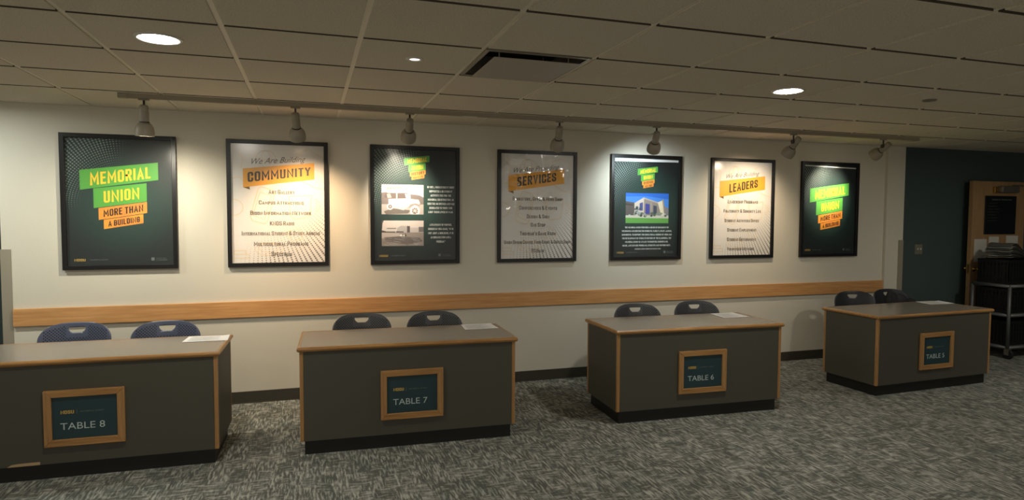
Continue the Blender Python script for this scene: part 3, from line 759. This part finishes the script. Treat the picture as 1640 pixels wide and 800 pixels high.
# ------------------------------------------------------------------ desks
DH, DD, DW, OV = .74, .603, 1.495, .019
def prism(bm, pts, y0, y1, mi=0): pass
def nosing(bm, x0, x1, y0, y1, z0, z1, w):
    """mitred half-round nosing running round a rectangular top; outer face bulges"""
    prof = [(0, z0), (w * .55, z0), (w * .85, z0 + (z1 - z0) * .22), (w, (z0 + z1) / 2), (w * .85, z1 - (z1 - z0) * .22), (w * .55, z1), (0, z1)]
    rings = []
    for (sx, sy) in ((0, 0), (1, 0), (1, 1), (0, 1)):
        rg = []
        for (o_, z) in prof:
            x = (x0 + w - o_) if sx == 0 else (x1 - w + o_); y = (y0 + w - o_) if sy == 0 else (y1 - w + o_)
            rg.append(bm.verts.new((x, y, z)))
        rings.append(rg)
    for i in range(4):
        a, b_ = rings[i], rings[(i + 1) % 4]
        for k in range(len(prof)):
            k2 = (k + 1) % len(prof)
            f = bm.faces.new((a[k], b_[k], b_[k2], a[k2]))
def desk(x, y, th, num, label):
    t = thing('reception_desk', label, 'desk', (x, y, 0), th)
    k = .026; z0 = .099; zt = DH - .030; pt = .02; W = DW
    # panels
    obj('front_panel', B(.024, W - .024, 0, pt, z0, zt), M['laminate'], t)
    obj('side_panel', B(0.0, pt, .024, DD - .024, z0, zt), M['laminate'], t)
    obj('side_panel', B(W - pt, W, .024, DD - .024, z0, zt), M['laminate'], t)
    obj('inner_shelf', B(pt, W - pt, .021, .22, .44, .458), M['laminate'], t)
    # oak corner posts
    for (cx_, cy_) in ((0, 0), (W - .024, 0), (0, DD - .024), (W - .024, DD - .024)):
        obj('corner_post', B(cx_ - (.002 if cx_ == 0 else -.0005), cx_ + .0235 + (0 if cx_ == 0 else .0025), cy_ - (.002 if cy_ == 0 else -.0005), cy_ + .0235 + (0 if cy_ == 0 else .0025), z0 - .001, zt, bev=.004), M['oak_z'], t)
    # toe kick, three sides
    bm = bmesh.new()
    box(bm, k, W - k, k, k + .018, 0, z0 + .0005); box(bm, k, k + .018, k + .018, DD - k, 0, z0 + .0005); box(bm, W - k - .018, W - k, k + .018, DD - k, 0, z0 + .0005)
    obj('toe_kick', bm, M['kick'], t)
    # top
    x0, x1, y0, y1 = -OV, W + OV, -OV, DD + OV; w = .022
    obj('worktop', B(x0 + w, x1 - w, y0 + w, y1 - w, DH - .029, DH - .0005), M['laminate_top'], t)
    bm = bmesh.new(); nosing(bm, x0, x1, y0, y1, DH - .031, DH, w)
    obj('oak_edging', bm, M['oak_x'], t, smooth=False)
    # framed table sign
    s0, s1, v0, v1 = .7475 - .2175, .7475 + .2175, .206, .551; fw = .042
    bm = bmesh.new()
    def mitre(q4, yb, yf):
        vs = [bm.verts.new((a, yb, c_)) for a, c_ in q4] + [bm.verts.new((a, yf, c_)) for a, c_ in q4]
        for idx in ((0, 1, 2, 3), (4, 5, 6, 7), (0, 1, 5, 4), (1, 2, 6, 5), (2, 3, 7, 6), (3, 0, 4, 7)): bm.faces.new([vs[i_] for i_ in idx])
    for q4 in (((s0, v0), (s1, v0), (s1 - fw, v0 + fw), (s0 + fw, v0 + fw)), ((s0, v1), (s1, v1), (s1 - fw, v1 - fw), (s0 + fw, v1 - fw))):
        mitre(q4, -.0005, -.020)
    bmesh.ops.bevel(bm, geom=list(bm.edges), offset=.002, segments=1, affect='EDGES')
    fr = obj('sign_frame', bm, [M['oak_x'], M['oak_z']], t)
    bm = bmesh.new(); bm.from_mesh(fr.data); nb = len(bm.faces)
    bm2 = bmesh.new(); bm, old = bm2, bm
    for q4 in (((s0, v0 + .0005), (s0, v1 - .0005), (s0 + fw, v1 - fw), (s0 + fw, v0 + fw)), ((s1, v0 + .0005), (s1, v1 - .0005), (s1 - fw, v1 - fw), (s1 - fw, v0 + fw))):
        mitre(q4, -.0005, -.0198)
    bmesh.ops.bevel(bm, geom=list(bm.edges), offset=.002, segments=1, affect='EDGES')
    for f in bm.faces: f.material_index = 1
    tmp = bpy.data.meshes.new('tmp'); bm.to_mesh(tmp); old.from_mesh(tmp); bpy.data.meshes.remove(tmp); bm.free()
    bmesh.ops.recalc_face_normals(old, faces=old.faces)
    mi = [f.material_index for f in old.faces]; old.to_mesh(fr.data); old.free()
    obj('sign_card', B(s0 + fw - .003, s1 - fw + .003, -.0075, -.0035, v0 + fw - .003, v1 - fw + .003), M['card'], fr)
    bw, bh = s1 - s0 - 2 * fw, v1 - v0 - 2 * fw
    lay_text([('NDSU', rect(.13, .33, .32, .41), .02, 0, False, 0), ('MEMORIAL UNION', rect(.42, .79, .350, .385), 0, 0, False, 1), ('|', rect(.372, .378, .31, .42), 0, 0, False, 1),
                   ('TABLE ' + num, rect(.12, .80, .62, .78), -1, 0, False, 2)], 'sign_lettering', [M['tgold'], M['tgrey'], newmat('sign_letter', rgb(176, 190, 190), .5)[0]], fr, -.0082, bw, bh, (s0 + fw, 0, v0 + fw))
    return t
desks = []
for (x, y, th, num, lab) in ((-2.079, -1.373, -.020, '8', 'grey laminate desk with oak edging and TABLE 8 sign, cut off at the left'),
                             (-.078, -1.430, -.039, '7', 'grey laminate desk with oak edging and TABLE 7 sign, second from the left'),
                             (2.261, -1.465, -.036, '6', 'grey laminate desk with oak edging and TABLE 6 sign, third from the left'),
                             (4.876, -1.451, .038, '5', 'grey laminate desk with oak edging and TABLE 5 sign, furthest right')):
    desks.append(desk(x, y, th, num, lab))
# worn-off laminate at the foot of table eight
polysd = polys([([(.33, .0), (.352, .0135), (.385, .0175), (.44, .0185), (.50, .0185), (.50, .0)], M['chip'])], 'bare_patch', desks[0], -.0006, 1, 1)
for v in polysd.data.vertices: v.co.z = .0992 + (1 - v.co.z)
bmx = bmesh.new(); bmx.from_mesh(polysd.data)
for f in bmx.faces:
    f.normal_update()
    if f.normal.y > 0: f.normal_flip()
bmx.to_mesh(polysd.data); bmx.free()
polysd['label'] = 'pale bare patch where the laminate has chipped off'

# loose papers
def paper(pts, label):
    """pts: four floor-plan corners FL, FR, BR, BL"""
    bm = bmesh.new(); N = 6; z = DH
    c0 = [Vector((p[0], p[1], 0)) for p in pts]; cen = sum(c0, Vector()) / 4
    grid = [[None] * (N + 1) for _ in range(N + 1)]
    for i in range(N + 1):
        for j in range(N + 1):
            a, b_ = i / N, j / N
            p = (c0[0] * (1 - a) + c0[1] * a) * (1 - b_) + (c0[3] * (1 - a) + c0[2] * a) * b_
            lift = .0035 * (max(0, a - .8) * 5) ** 2 * (b_)
            grid[i][j] = bm.verts.new((p.x - cen.x, p.y - cen.y, .0006 + .0012 + lift))
    for i in range(N):
        for j in range(N): bm.faces.new((grid[i][j], grid[i + 1][j], grid[i + 1][j + 1], grid[i][j + 1]))
    t = thing('paper_sheet', label, 'paper', (cen.x, cen.y, z), 0, None)
    sh_ = obj('sheet', bm, M['paper'], t); md = sh_.modifiers.new('thick', 'SOLIDIFY'); md.thickness = .0008; md.offset = 0
    bm = bmesh.new()
    for k in range(9):
        b0 = .12 + k * .085; w0, w1 = .1, .88 if k % 3 else .6
        P_ = lambda a, b_: ((c0[0] * (1 - a) + c0[1] * a) * (1 - b_) + (c0[3] * (1 - a) + c0[2] * a) * b_) - cen + Vector((0, 0, .0028))
        if w1 > .85: w1 = .78
        bm.faces.new([bm.verts.new(v) for v in (P_(w0, b0), P_(w1, b0), P_(w1, b0 + .02), P_(w0, b0 + .02))])
    obj('printed_lines', bm, M['ink'], t)
paper([(-.855, -1.026), (-.562, -1.036), (-.570, -.83), (-.845, -.815)], 'white printed sheet lying on the right end of table eight')
paper([(1.135, -1.101), (1.405, -1.101), (1.400, -.875), (1.155, -.862)], 'white printed sheet lying on the right end of table seven')
paper([(3.448, -1.166), (3.706, -1.173), (3.712, -.925), (3.478, -.916)], 'white printed sheet lying on the right end of table six')
paper([(6.06, -1.00), (6.37, -1.02), (6.40, -.82), (6.10, -.80)], 'white printed sheet lying on the right end of table five')

# ------------------------------------------------------------------ chairs
def chair_back_mesh(w=.235, h=.36, zb=.44, dip=.0):
    bm = bmesh.new(); uvl = bm.loops.layers.uv.new('UVMap')
    NU, NV = 48, 40; hv0, hv1 = .80, .905; core = .24
    def halfw(v):                       # outline half-width against height 0..1
        z = v * h; r = .115
        base = w * (.90 + .10 * min(1, v * 1.6))
        top = h
        if z > top - r:
            k_ = (z - (top - r)) / r
            return base - .135 + .135 * max(0, 1 - k_ ** 2.5) ** .5 if k_ < 1 else base - .135
        if z < .05: return base - .05 + .05 * math.sqrt(max(0, 1 - (1 - z / .05) ** 2))
        return base
    def holew(v):
        if v <= hv0 or v >= hv1: s = .02
        else:
            k_ = (v - hv0) / (hv1 - hv0); s = .026 + .028 * min(1, k_ * 1.5) ** .6
        return s
    # rows spaced so that two of them sit on the hole's edges
    vs_ = [i / NV for i in range(NV + 1)]
    vs_ = sorted(set([min(vs_, key=lambda q: abs(q - a)) if False else q_ for q_ in vs_ for a in (0,)] + [hv0, hv1]))
    grid = []
    for v in vs_:
        row = []
        topv = h * v
        for i in range(NU + 1):
            u = -1 + 2 * i / NU; s = 1 if u >= 0 else -1; a = abs(u); hw_ = halfw(v); hl = holew(min(max(v, hv0 + 1e-4), hv1 - 1e-4)) if hv0 - 1e-6 <= v <= hv1 + 1e-6 else .045
            x = s * (a / core * hl if a <= core else hl + (hw_ - hl) * (a - core) / (1 - core))
            crown = .018 * (1 - (x / w) ** 2) * v          # top edge arches up in the middle
            z = topv + crown
            y = -.055 * (x / w) ** 2 + .05 * v + .02 * v * v     # wraps round the sitter, leans back
            row.append((bm.verts.new((x, y, zb + z)), (x, z)))
        grid.append(row)
    ic = round(core * NU / 2)
    for j in range(len(vs_) - 1):
        for i in range(NU):
            inh = vs_[j] >= hv0 - 1e-6 and vs_[j + 1] <= hv1 + 1e-6 and NU // 2 - ic <= i < NU // 2 + ic
            if inh: continue
            c4 = [grid[j][i], grid[j][i + 1], grid[j + 1][i + 1], grid[j + 1][i]]
            f = bm.faces.new([c_[0] for c_ in c4])
            for lp, c_ in zip(f.loops, c4): lp[uvl].uv = c_[1]
    me = bpy.data.meshes.new('backrest')
    bmesh.ops.recalc_face_normals(bm, faces=bm.faces)
    bm.to_mesh(me); bm.free()
    for p in me.polygons: p.use_smooth = True
    return me
def make_chair(matk, rimk):
    """origin on the floor under the backrest; the sitter faces -Y"""
    t = thing('stacking_chair', 'x', 'chair')
    me = chair_back_mesh()
    bk = link('backrest', me, [M[matk]], t)
    md = bk.modifiers.new('thick', 'SOLIDIFY'); md.thickness = .009; md.offset = 0
    # seat shell
    bm = bmesh.new(); NU, NV = 14, 14; g_ = []
    for j in range(NV + 1):
        row = []
        for i in range(NU + 1):
            u = -1 + 2 * i / NU; v = j / NV
            e_ = 1 - .10 * (abs(2 * v - 1) ** 4)
            x = u * .225 * e_; y = -.40 + .40 * v * (1 - .03 * u * u)
            z = .445 - .018 * (1 - u * u) * math.sin(PI * min(1, v * 1.05)) - .03 * max(0, .2 - v) * 5 * .6
            row.append(bm.verts.new((x, y, z)))
        g_.append(row)
    for j in range(NV):
        for i in range(NU): bm.faces.new((g_[j][i], g_[j][i + 1], g_[j + 1][i + 1], g_[j + 1][i]))
    s_ = obj('seat', bm, M[rimk], t, smooth=True)
    md = s_.modifiers.new('thick', 'SOLIDIFY'); md.thickness = .012; md.offset = -1
    # tubular frame: legs and back uprights
    for sx in (-1, 1):
        obj('leg', tube(bmesh.new(), arc_pts([(sx * .205, -.33, .418), (sx * .215, -.38, .30), (sx * .225, -.43, .0)], .04), .0105), M['chrome'], t, smooth=True)
        obj('leg', tube(bmesh.new(), arc_pts([(sx * .205, -.05, .418), (sx * .215, .0, .30), (sx * .225, .06, .0)], .04), .0105), M['chrome'], t, smooth=True)
        obj('back_upright', tube(bmesh.new(), arc_pts([(sx * .18, -.20, .415), (sx * .185, .01, .42), (sx * .185, .016, .60)], .05), .0105), M['chrome'], t, smooth=True)
    obj('seat_rail', tube(bmesh.new(), [(-.205, -.33, .418), (.205, -.33, .418)], .0105), M['chrome'], t, smooth=True)
    obj('seat_rail', tube(bmesh.new(), [(-.205, -.05, .418), (.205, -.05, .418)], .0105), M['chrome'], t, smooth=True)
    return t
blue = make_chair('chair_blue', 'chair_plain'); grey = make_chair('chair_grey', 'chair_plain')
used = set()
def put(proto, x5, y, rz, label, sz=1.0):
    o = proto if proto.name not in used else copy_tree(proto)
    used.add(proto.name)
    x = x5 * (y + .06 + 5.839) / 5.339
    o.location = (x, y, 0); o.rotation_euler = (0, 0, rz)
    o['label'] = label; o['group'] = 'stacking chairs behind the desks'
    return o
put(blue, -1.632, -.46, .0, 'blue perforated plastic chair behind table eight, nearer the left edge')
put(blue, -1.043, -.56, .0, 'blue perforated plastic chair behind table eight, next to the paper sheet')
put(grey, .397, -.58, .0, 'dark grey perforated plastic chair behind table seven, on the left')
put(grey, 1.000, -.64, .0, 'dark grey perforated plastic chair behind table seven, beside the paper sheet')
put(grey, 2.933, -.68, -.05, 'dark grey perforated plastic chair behind table six, on the left')
put(grey, 3.580, -.65, -.1, 'dark grey perforated plastic chair behind table six, beside the paper sheet')
def smooth_chair(src, label, x5, y, rz):
    o = copy_tree(src)
    for ch in o.children:
        if ch.name.startswith('backrest'):
            ch.data = ch.data.copy(); ch.data.materials[0] = M['chair_plain']
    x = x5 * (y + .06 + 5.839) / 5.339
    o.location = (x, y, 0); o.rotation_euler = (0, 0, rz); o['label'] = label; o['group'] = 'stacking chairs behind the desks'
    return o
smooth_chair(grey, 'smooth dark chair behind table five, in front of the end of the wooden rail', 5.54, -.42, -.25)
smooth_chair(grey, 'black chair behind table five next to the teal wall, turned towards its neighbour', 6.04, -.36, -.12)
# dark jacket draped over the last chair's corner, sloping to the right
bm = bmesh.new(); NU, NV = 26, 10; g_ = []
for i in range(NU + 1):
    row = []
    a = i / NU
    for j in range(NV + 1):
        b_ = j / NV * PI
        zt_ = .828 - .155 * a ** 1.3 + .012 * math.sin(a * 19) + .006 * math.sin(a * 43 + j)
        wid = .04 + .025 * a + .008 * math.sin(a * 11 + j * 1.3)
        x = 6.02 + a * .48; y = -.535 + math.cos(b_) * wid
        z = zt_ - (1 - math.sin(b_)) * (.20 + .05 * a) if 0 < j < NV else zt_ - .26 - .05 * a
        row.append(bm.verts.new((x - 6.24, y + .535, max(.462, z))))
    g_.append(row)
for i in range(NU):
    for j in range(NV): bm.faces.new((g_[i][j], g_[i + 1][j], g_[i + 1][j + 1], g_[i][j + 1]))
bm.faces.new(g_[0]); bm.faces.new(list(reversed(g_[-1])))
M['jacket'] = speckle('dark_cloth', rgb(34, 34, 36), rgb(22, 22, 24), 30, .7, .3)

o = obj('dark_jacket', bm, M['jacket'], None, (6.24, -.535, 0), True)
tagset(o, 'black bundled cloth jacket heaped on the last chair behind table five', 'jacket')

# ------------------------------------------------------------------ light switch
t = thing('light_switch', 'small double light switch plate on the dark teal wall', 'light switch', (7.12, .03, 1.245))
obj('plate', B(-.06, .06, -.006, -.0003, -.06, .06, bev=.002), M['switch'], t)
for sx in (-.023, .023): obj('toggle', B(sx - .006, sx + .006, -.018, -.006, -.008, .014, bev=.001), M['trim_white'], t)

# ------------------------------------------------------------------ open door leaf
dx0, dx1, dy = 7.80, 8.71, -.12
t = thing('open_door', 'wooden door standing open flat against the teal wall, with a black board on it', 'door', (dx0, dy, 0))
t['kind'] = 'structure'; t.name = 'door_1'
obj('door_leaf', B(0, dx1 - dx0, 0, .05, .012, 2.09, bev=.002), M['door_wood'], t)
for s_ in (-1, 1):
    yb = 0 if s_ < 0 else .05
    kn = obj('door_knob', lathe(bmesh.new(), [(0, .032), (.004, .032), (.006, .012), (.035, .012), (.04, .022), (.055, .03), (.068, .026), (.074, .012), (.075, .001)], (.065, yb, 1.0), (0, s_, 0), 24), M['brass'], t, smooth=True)
obj('latch_plate', B(-.0015, .0, .012, .038, .94, 1.06), M['brass'], t)
cl = obj('door_closer', B(.40, .70, -.075, -.0005, 1.95, 2.03, bev=.012), M['alu'], t)
obj('closer_arm', B(.62, .93, -.052, -.040, 2.034, 2.05), M['alu'], t)
obj('closer_bracket', B(.33, .395, -.03, -.0005, 1.945, 2.02, bev=.004), M['brass'], t)
bd = obj('menu_board', B(.20, .74, -.012, -.0005, 1.43, 1.91, bev=.002), M['menu'], t)
lay_text([('HOURS OF OPERATION', rect(.2, .85, .08, .12), .02, 0, False, 0)] + [(s_, rect(.08, .08 + w_, .18 + k_ * .075, .21 + k_ * .075), 0, 0, False, 1) for k_, (s_, w_) in enumerate([('MONDAY', .3), ('TUESDAY', .32), ('WEDNESDAY', .4), ('THURSDAY', .35), ('FRIDAY', .27), ('SATURDAY', .35), ('SUNDAY', .3)])], 'board_lettering', [M['tgrey'], newmat('board_ink', rgb(70, 66, 60), .6)[0]], bd, -.0128, .54, .48, (.20, 0, 1.43))
for (a0, a1, z0_, z1_) in ((.05, .26, 1.09, 1.37), (.30, .47, 1.14, 1.40), (.60, .81, 1.12, 1.41)):
    nt = obj('taped_notice', B(a0, a1, -.0022, -.0005, z0_, z1_), M['paper_grey'], t)
    if a0 == .30:
        bm = lathe(bmesh.new(), [(0, .045), (.0006, .045), (.0006, .028), (0, .028)], (.385, -.0023, 1.28), (0, -1, 0), 24, (False, False))
        obj('notice_ring', bm, M['ink_dark'], nt)

# ------------------------------------------------------------------ cart with crates
cx0, cx1, cy0, cy1 = 7.69, 8.62, -.67, -.24
t = thing('utility_cart', 'grey tubular metal cart on casters at the right edge beside table five', 'cart', (cx0, cy0, 0))
Wc, Dc = cx1 - cx0, cy1 - cy0
for (a, b_) in ((0, 0), (Wc, 0), (0, Dc), (Wc, Dc)):
    obj('post', lathe(bmesh.new(), [(0, .019), (.72, .019)], (a, b_, .12), (0, 0, 1), 16), M['steel'], t, smooth=True)
    cs = obj('caster', lathe(bmesh.new(), [(-.016, .03), (-.016, .052), (-.012, .056), (.012, .056), (.016, .052), (.016, .03)], (a, b_ - .012, .056), (1, 0, 0), 24), M['rubber'], t, smooth=False)
    bm = B(a - .024, a - .019, b_ - .03, b_ + .02, .045, .118); box(bm, a + .019, a + .024, b_ - .03, b_ + .02, .045, .118); box(bm, a - .024, a + .024, b_ - .03, b_ + .02, .112, .12)
    obj('caster_fork', bm, M['alu'], cs)
for zz, nm in ((.84, 'top_rail'), (.50, 'shelf_rail'), (.125, 'base_rail')):
    bm = bmesh.new()
    for a in ((0, 0, Wc, 0), (0, Dc, Wc, Dc), (0, 0, 0, Dc), (Wc, 0, Wc, Dc)):
        tube(bm, [(a[0], a[1], zz), (a[2], a[3], zz)], .018, 12)
    obj(nm, bm, M['steel'], t, smooth=True)
    obj('shelf', B(.0, Wc, .0, Dc, zz + .014, zz + .020), M['alu'], t)
def crate_mesh(w, d, h):
    bm = bmesh.new()
    box(bm, 0, w, 0, d, 0, .01)
    for z in (0.0, h - .035): # rims
        hh = .035
        box(bm, -.004, w + .004, -.004, .008, z, z + hh); box(bm, -.004, w + .004, d - .008, d + .004, z, z + hh)
        box(bm, -.004, .008, .008, d - .008, z, z + hh); box(bm, w - .008, w + .004, .008, d - .008, z, z + hh)
    for k in range(9):
        x = k * (w - .038) / 8
        for y in (0, d - .006): box(bm, x, x + .038, y, y + .006, .035, h - .035)
        y = k * (d - .032) / 8
        for x_ in (0, w - .006): box(bm, x_, x_ + .006, y, y + .032, .035, h - .035)
    for k in range(1, 4):
        z = .035 + (h - .07) * k / 4 - .006
        for y in (.001, d - .005): box(bm, 0, w, y, y + .004, z, z + .012)
        for x_ in (.001, w - .005): box(bm, x_, x_ + .004, 0, d, z, z + .012)
    return bm
cw, cd, ch_ = .42, .36, .285
def crate(x, y, z, label):
    o = obj('milk_crate', crate_mesh(cw, cd, ch_), M['crate'], None, (x, y, z)); tagset(o, label, 'crate', 'black crates on the cart'); return o
pos = [(cx0 + .025, cy0 + .035), (cx0 + .475, cy0 + .035)]
for lev, (zz, nm) in enumerate(((.8605, 'top'), (.5205, 'middle'), (.1455, 'bottom'))):
    for k, (x, y) in enumerate(pos):
        crate(x, y, zz, 'black slatted plastic crate on the %s level of the cart, %s' % (nm, 'nearer table five' if k == 0 else 'at the right edge'))
# pale packets glimpsed in the crates
for lev, zz in enumerate((.8710, .5310)):
    for k, (x, y) in enumerate(pos):
        if lev == 1 and k == 1: continue
        bm = bmesh.new(); Rq = random.Random(lev * 3 + k)
        for j in range(5):
            a = .03 + j * .074; hgt = Rq.uniform(.13, .20); tilt = Rq.uniform(-.012, .012)
            r_ = bmesh.ops.create_cube(bm, size=1)
            for v in r_['verts']:
                v.co = Vector((a + .03 + v.co.x * .055 + tilt * (v.co.z + .5), .17 + v.co.y * .27, (v.co.z + .5) * hgt))
        o = obj('packets', bm, newmat('packet_%d%d' % (lev, k), rgb(150, 150, 144), .6)[0], None, (x, y, zz)); tagset(o, 'pale packets inside the %s crate %s' % (('top', 'middle')[lev], ('nearer table five', 'at the right edge')[k]), 'packets', kind='stuff')
# floppy pile of papers on the top crates
pz = .8605 + ch_ + .0015
t = thing('newspaper_pile', 'untidy pile of pale newspapers draped on the crates at the right edge', 'newspapers', (cx0, cy0, pz))
for k in range(7):
    bm = bmesh.new(); NU, NV = 16, 6; g_ = []
    Rq = random.Random(k + 40)
    for i in range(NU + 1):
        row = []
        for j in range(NV + 1):
            a, b_ = i / NU, j / NV
            x = .02 + .02 * Rq.random() * 0 + a * (.84 - .02 * k) + .012 * k; y = .03 + b_ * (.34 - .01 * k) + .006 * k
            hump = .10 * math.exp(-((a - .10) / .16) ** 2) * (.25 + .15 * k)
            z = .002 + k * .0115 + hump + .004 * math.sin(a * 14 + k * 2) * (k / 7) + .003 * math.sin(b_ * 8 + k)
            row.append(bm.verts.new((x, y, z + .004)))
        g_.append(row)
    for i in range(NU):
        for j in range(NV): bm.faces.new((g_[i][j], g_[i + 1][j], g_[i + 1][j + 1], g_[i][j + 1]))
    bmesh.ops.solidify(bm, geom=list(bm.faces), thickness=.005)
    obj('newspaper', bm, M['paper_grey'] if k % 2 else newmat('newsprint_%d' % k, rgb(140, 138, 128), .8)[0], t, smooth=True)

# ------------------------------------------------------------------ room light beyond the frame
def area(name, loc, size, energy, colr, aim=(0, 0, -1), shape='DISK'):
    ld = bpy.data.lights.new(name, 'AREA'); ld.shape = shape; ld.size = size; ld.energy = energy; ld.color = colr
    o = bpy.data.objects.new(name, ld); COL.objects.link(o); o.location = loc
    o.rotation_euler = Vector(aim).to_track_quat('-Z', 'Y').to_euler(); return o
# recessed lamp just outside the left edge that washes the far-left wall
dl = downlight(-2.55, -.85, 'round ceiling downlight left of the frame near the poster wall')
for ch in dl.children:
    if ch.name.startswith('lens'): ch.data.materials[0] = emit('cool_downlight_glow', (.90, .97, .92, 1), 340)
w = bpy.data.worlds.new('room_ambient'); sc.world = w; w.use_nodes = True
w.node_tree.nodes['Background'].inputs[0].default_value = (1.0, .92, .78, 1); w.node_tree.nodes['Background'].inputs[1].default_value = .54

# ------------------------------------------------------------------ camera
f_px, yaw, pitch, roll, ch, cdist = 1011.457, .3092, -.0514, .0046, 1.6122, 5.839
fwd = Vector((math.sin(yaw) * math.cos(pitch), math.cos(yaw) * math.cos(pitch), math.sin(pitch)))
r = Vector((math.cos(yaw), -math.sin(yaw), 0)); u = r.cross(fwd)
r2 = r * math.cos(roll) + u * math.sin(roll); u2 = -r * math.sin(roll) + u * math.cos(roll)
cam = bpy.data.cameras.new('camera'); cam.sensor_width = 36; cam.lens = f_px / 1640 * 36; cam.clip_start = .05
co = bpy.data.objects.new('camera', cam); COL.objects.link(co)
mw = Matrix((r2, u2, -fwd)).transposed().to_4x4(); mw.translation = Vector((0, -cdist, ch)); co.matrix_world = mw
sc.camera = co
sc.view_settings.view_transform = 'Standard'; sc.view_settings.look = 'None'
sc.view_settings.exposure = 0.0; sc.view_settings.gamma = 1; sc.view_settings.use_curve_mapping = False
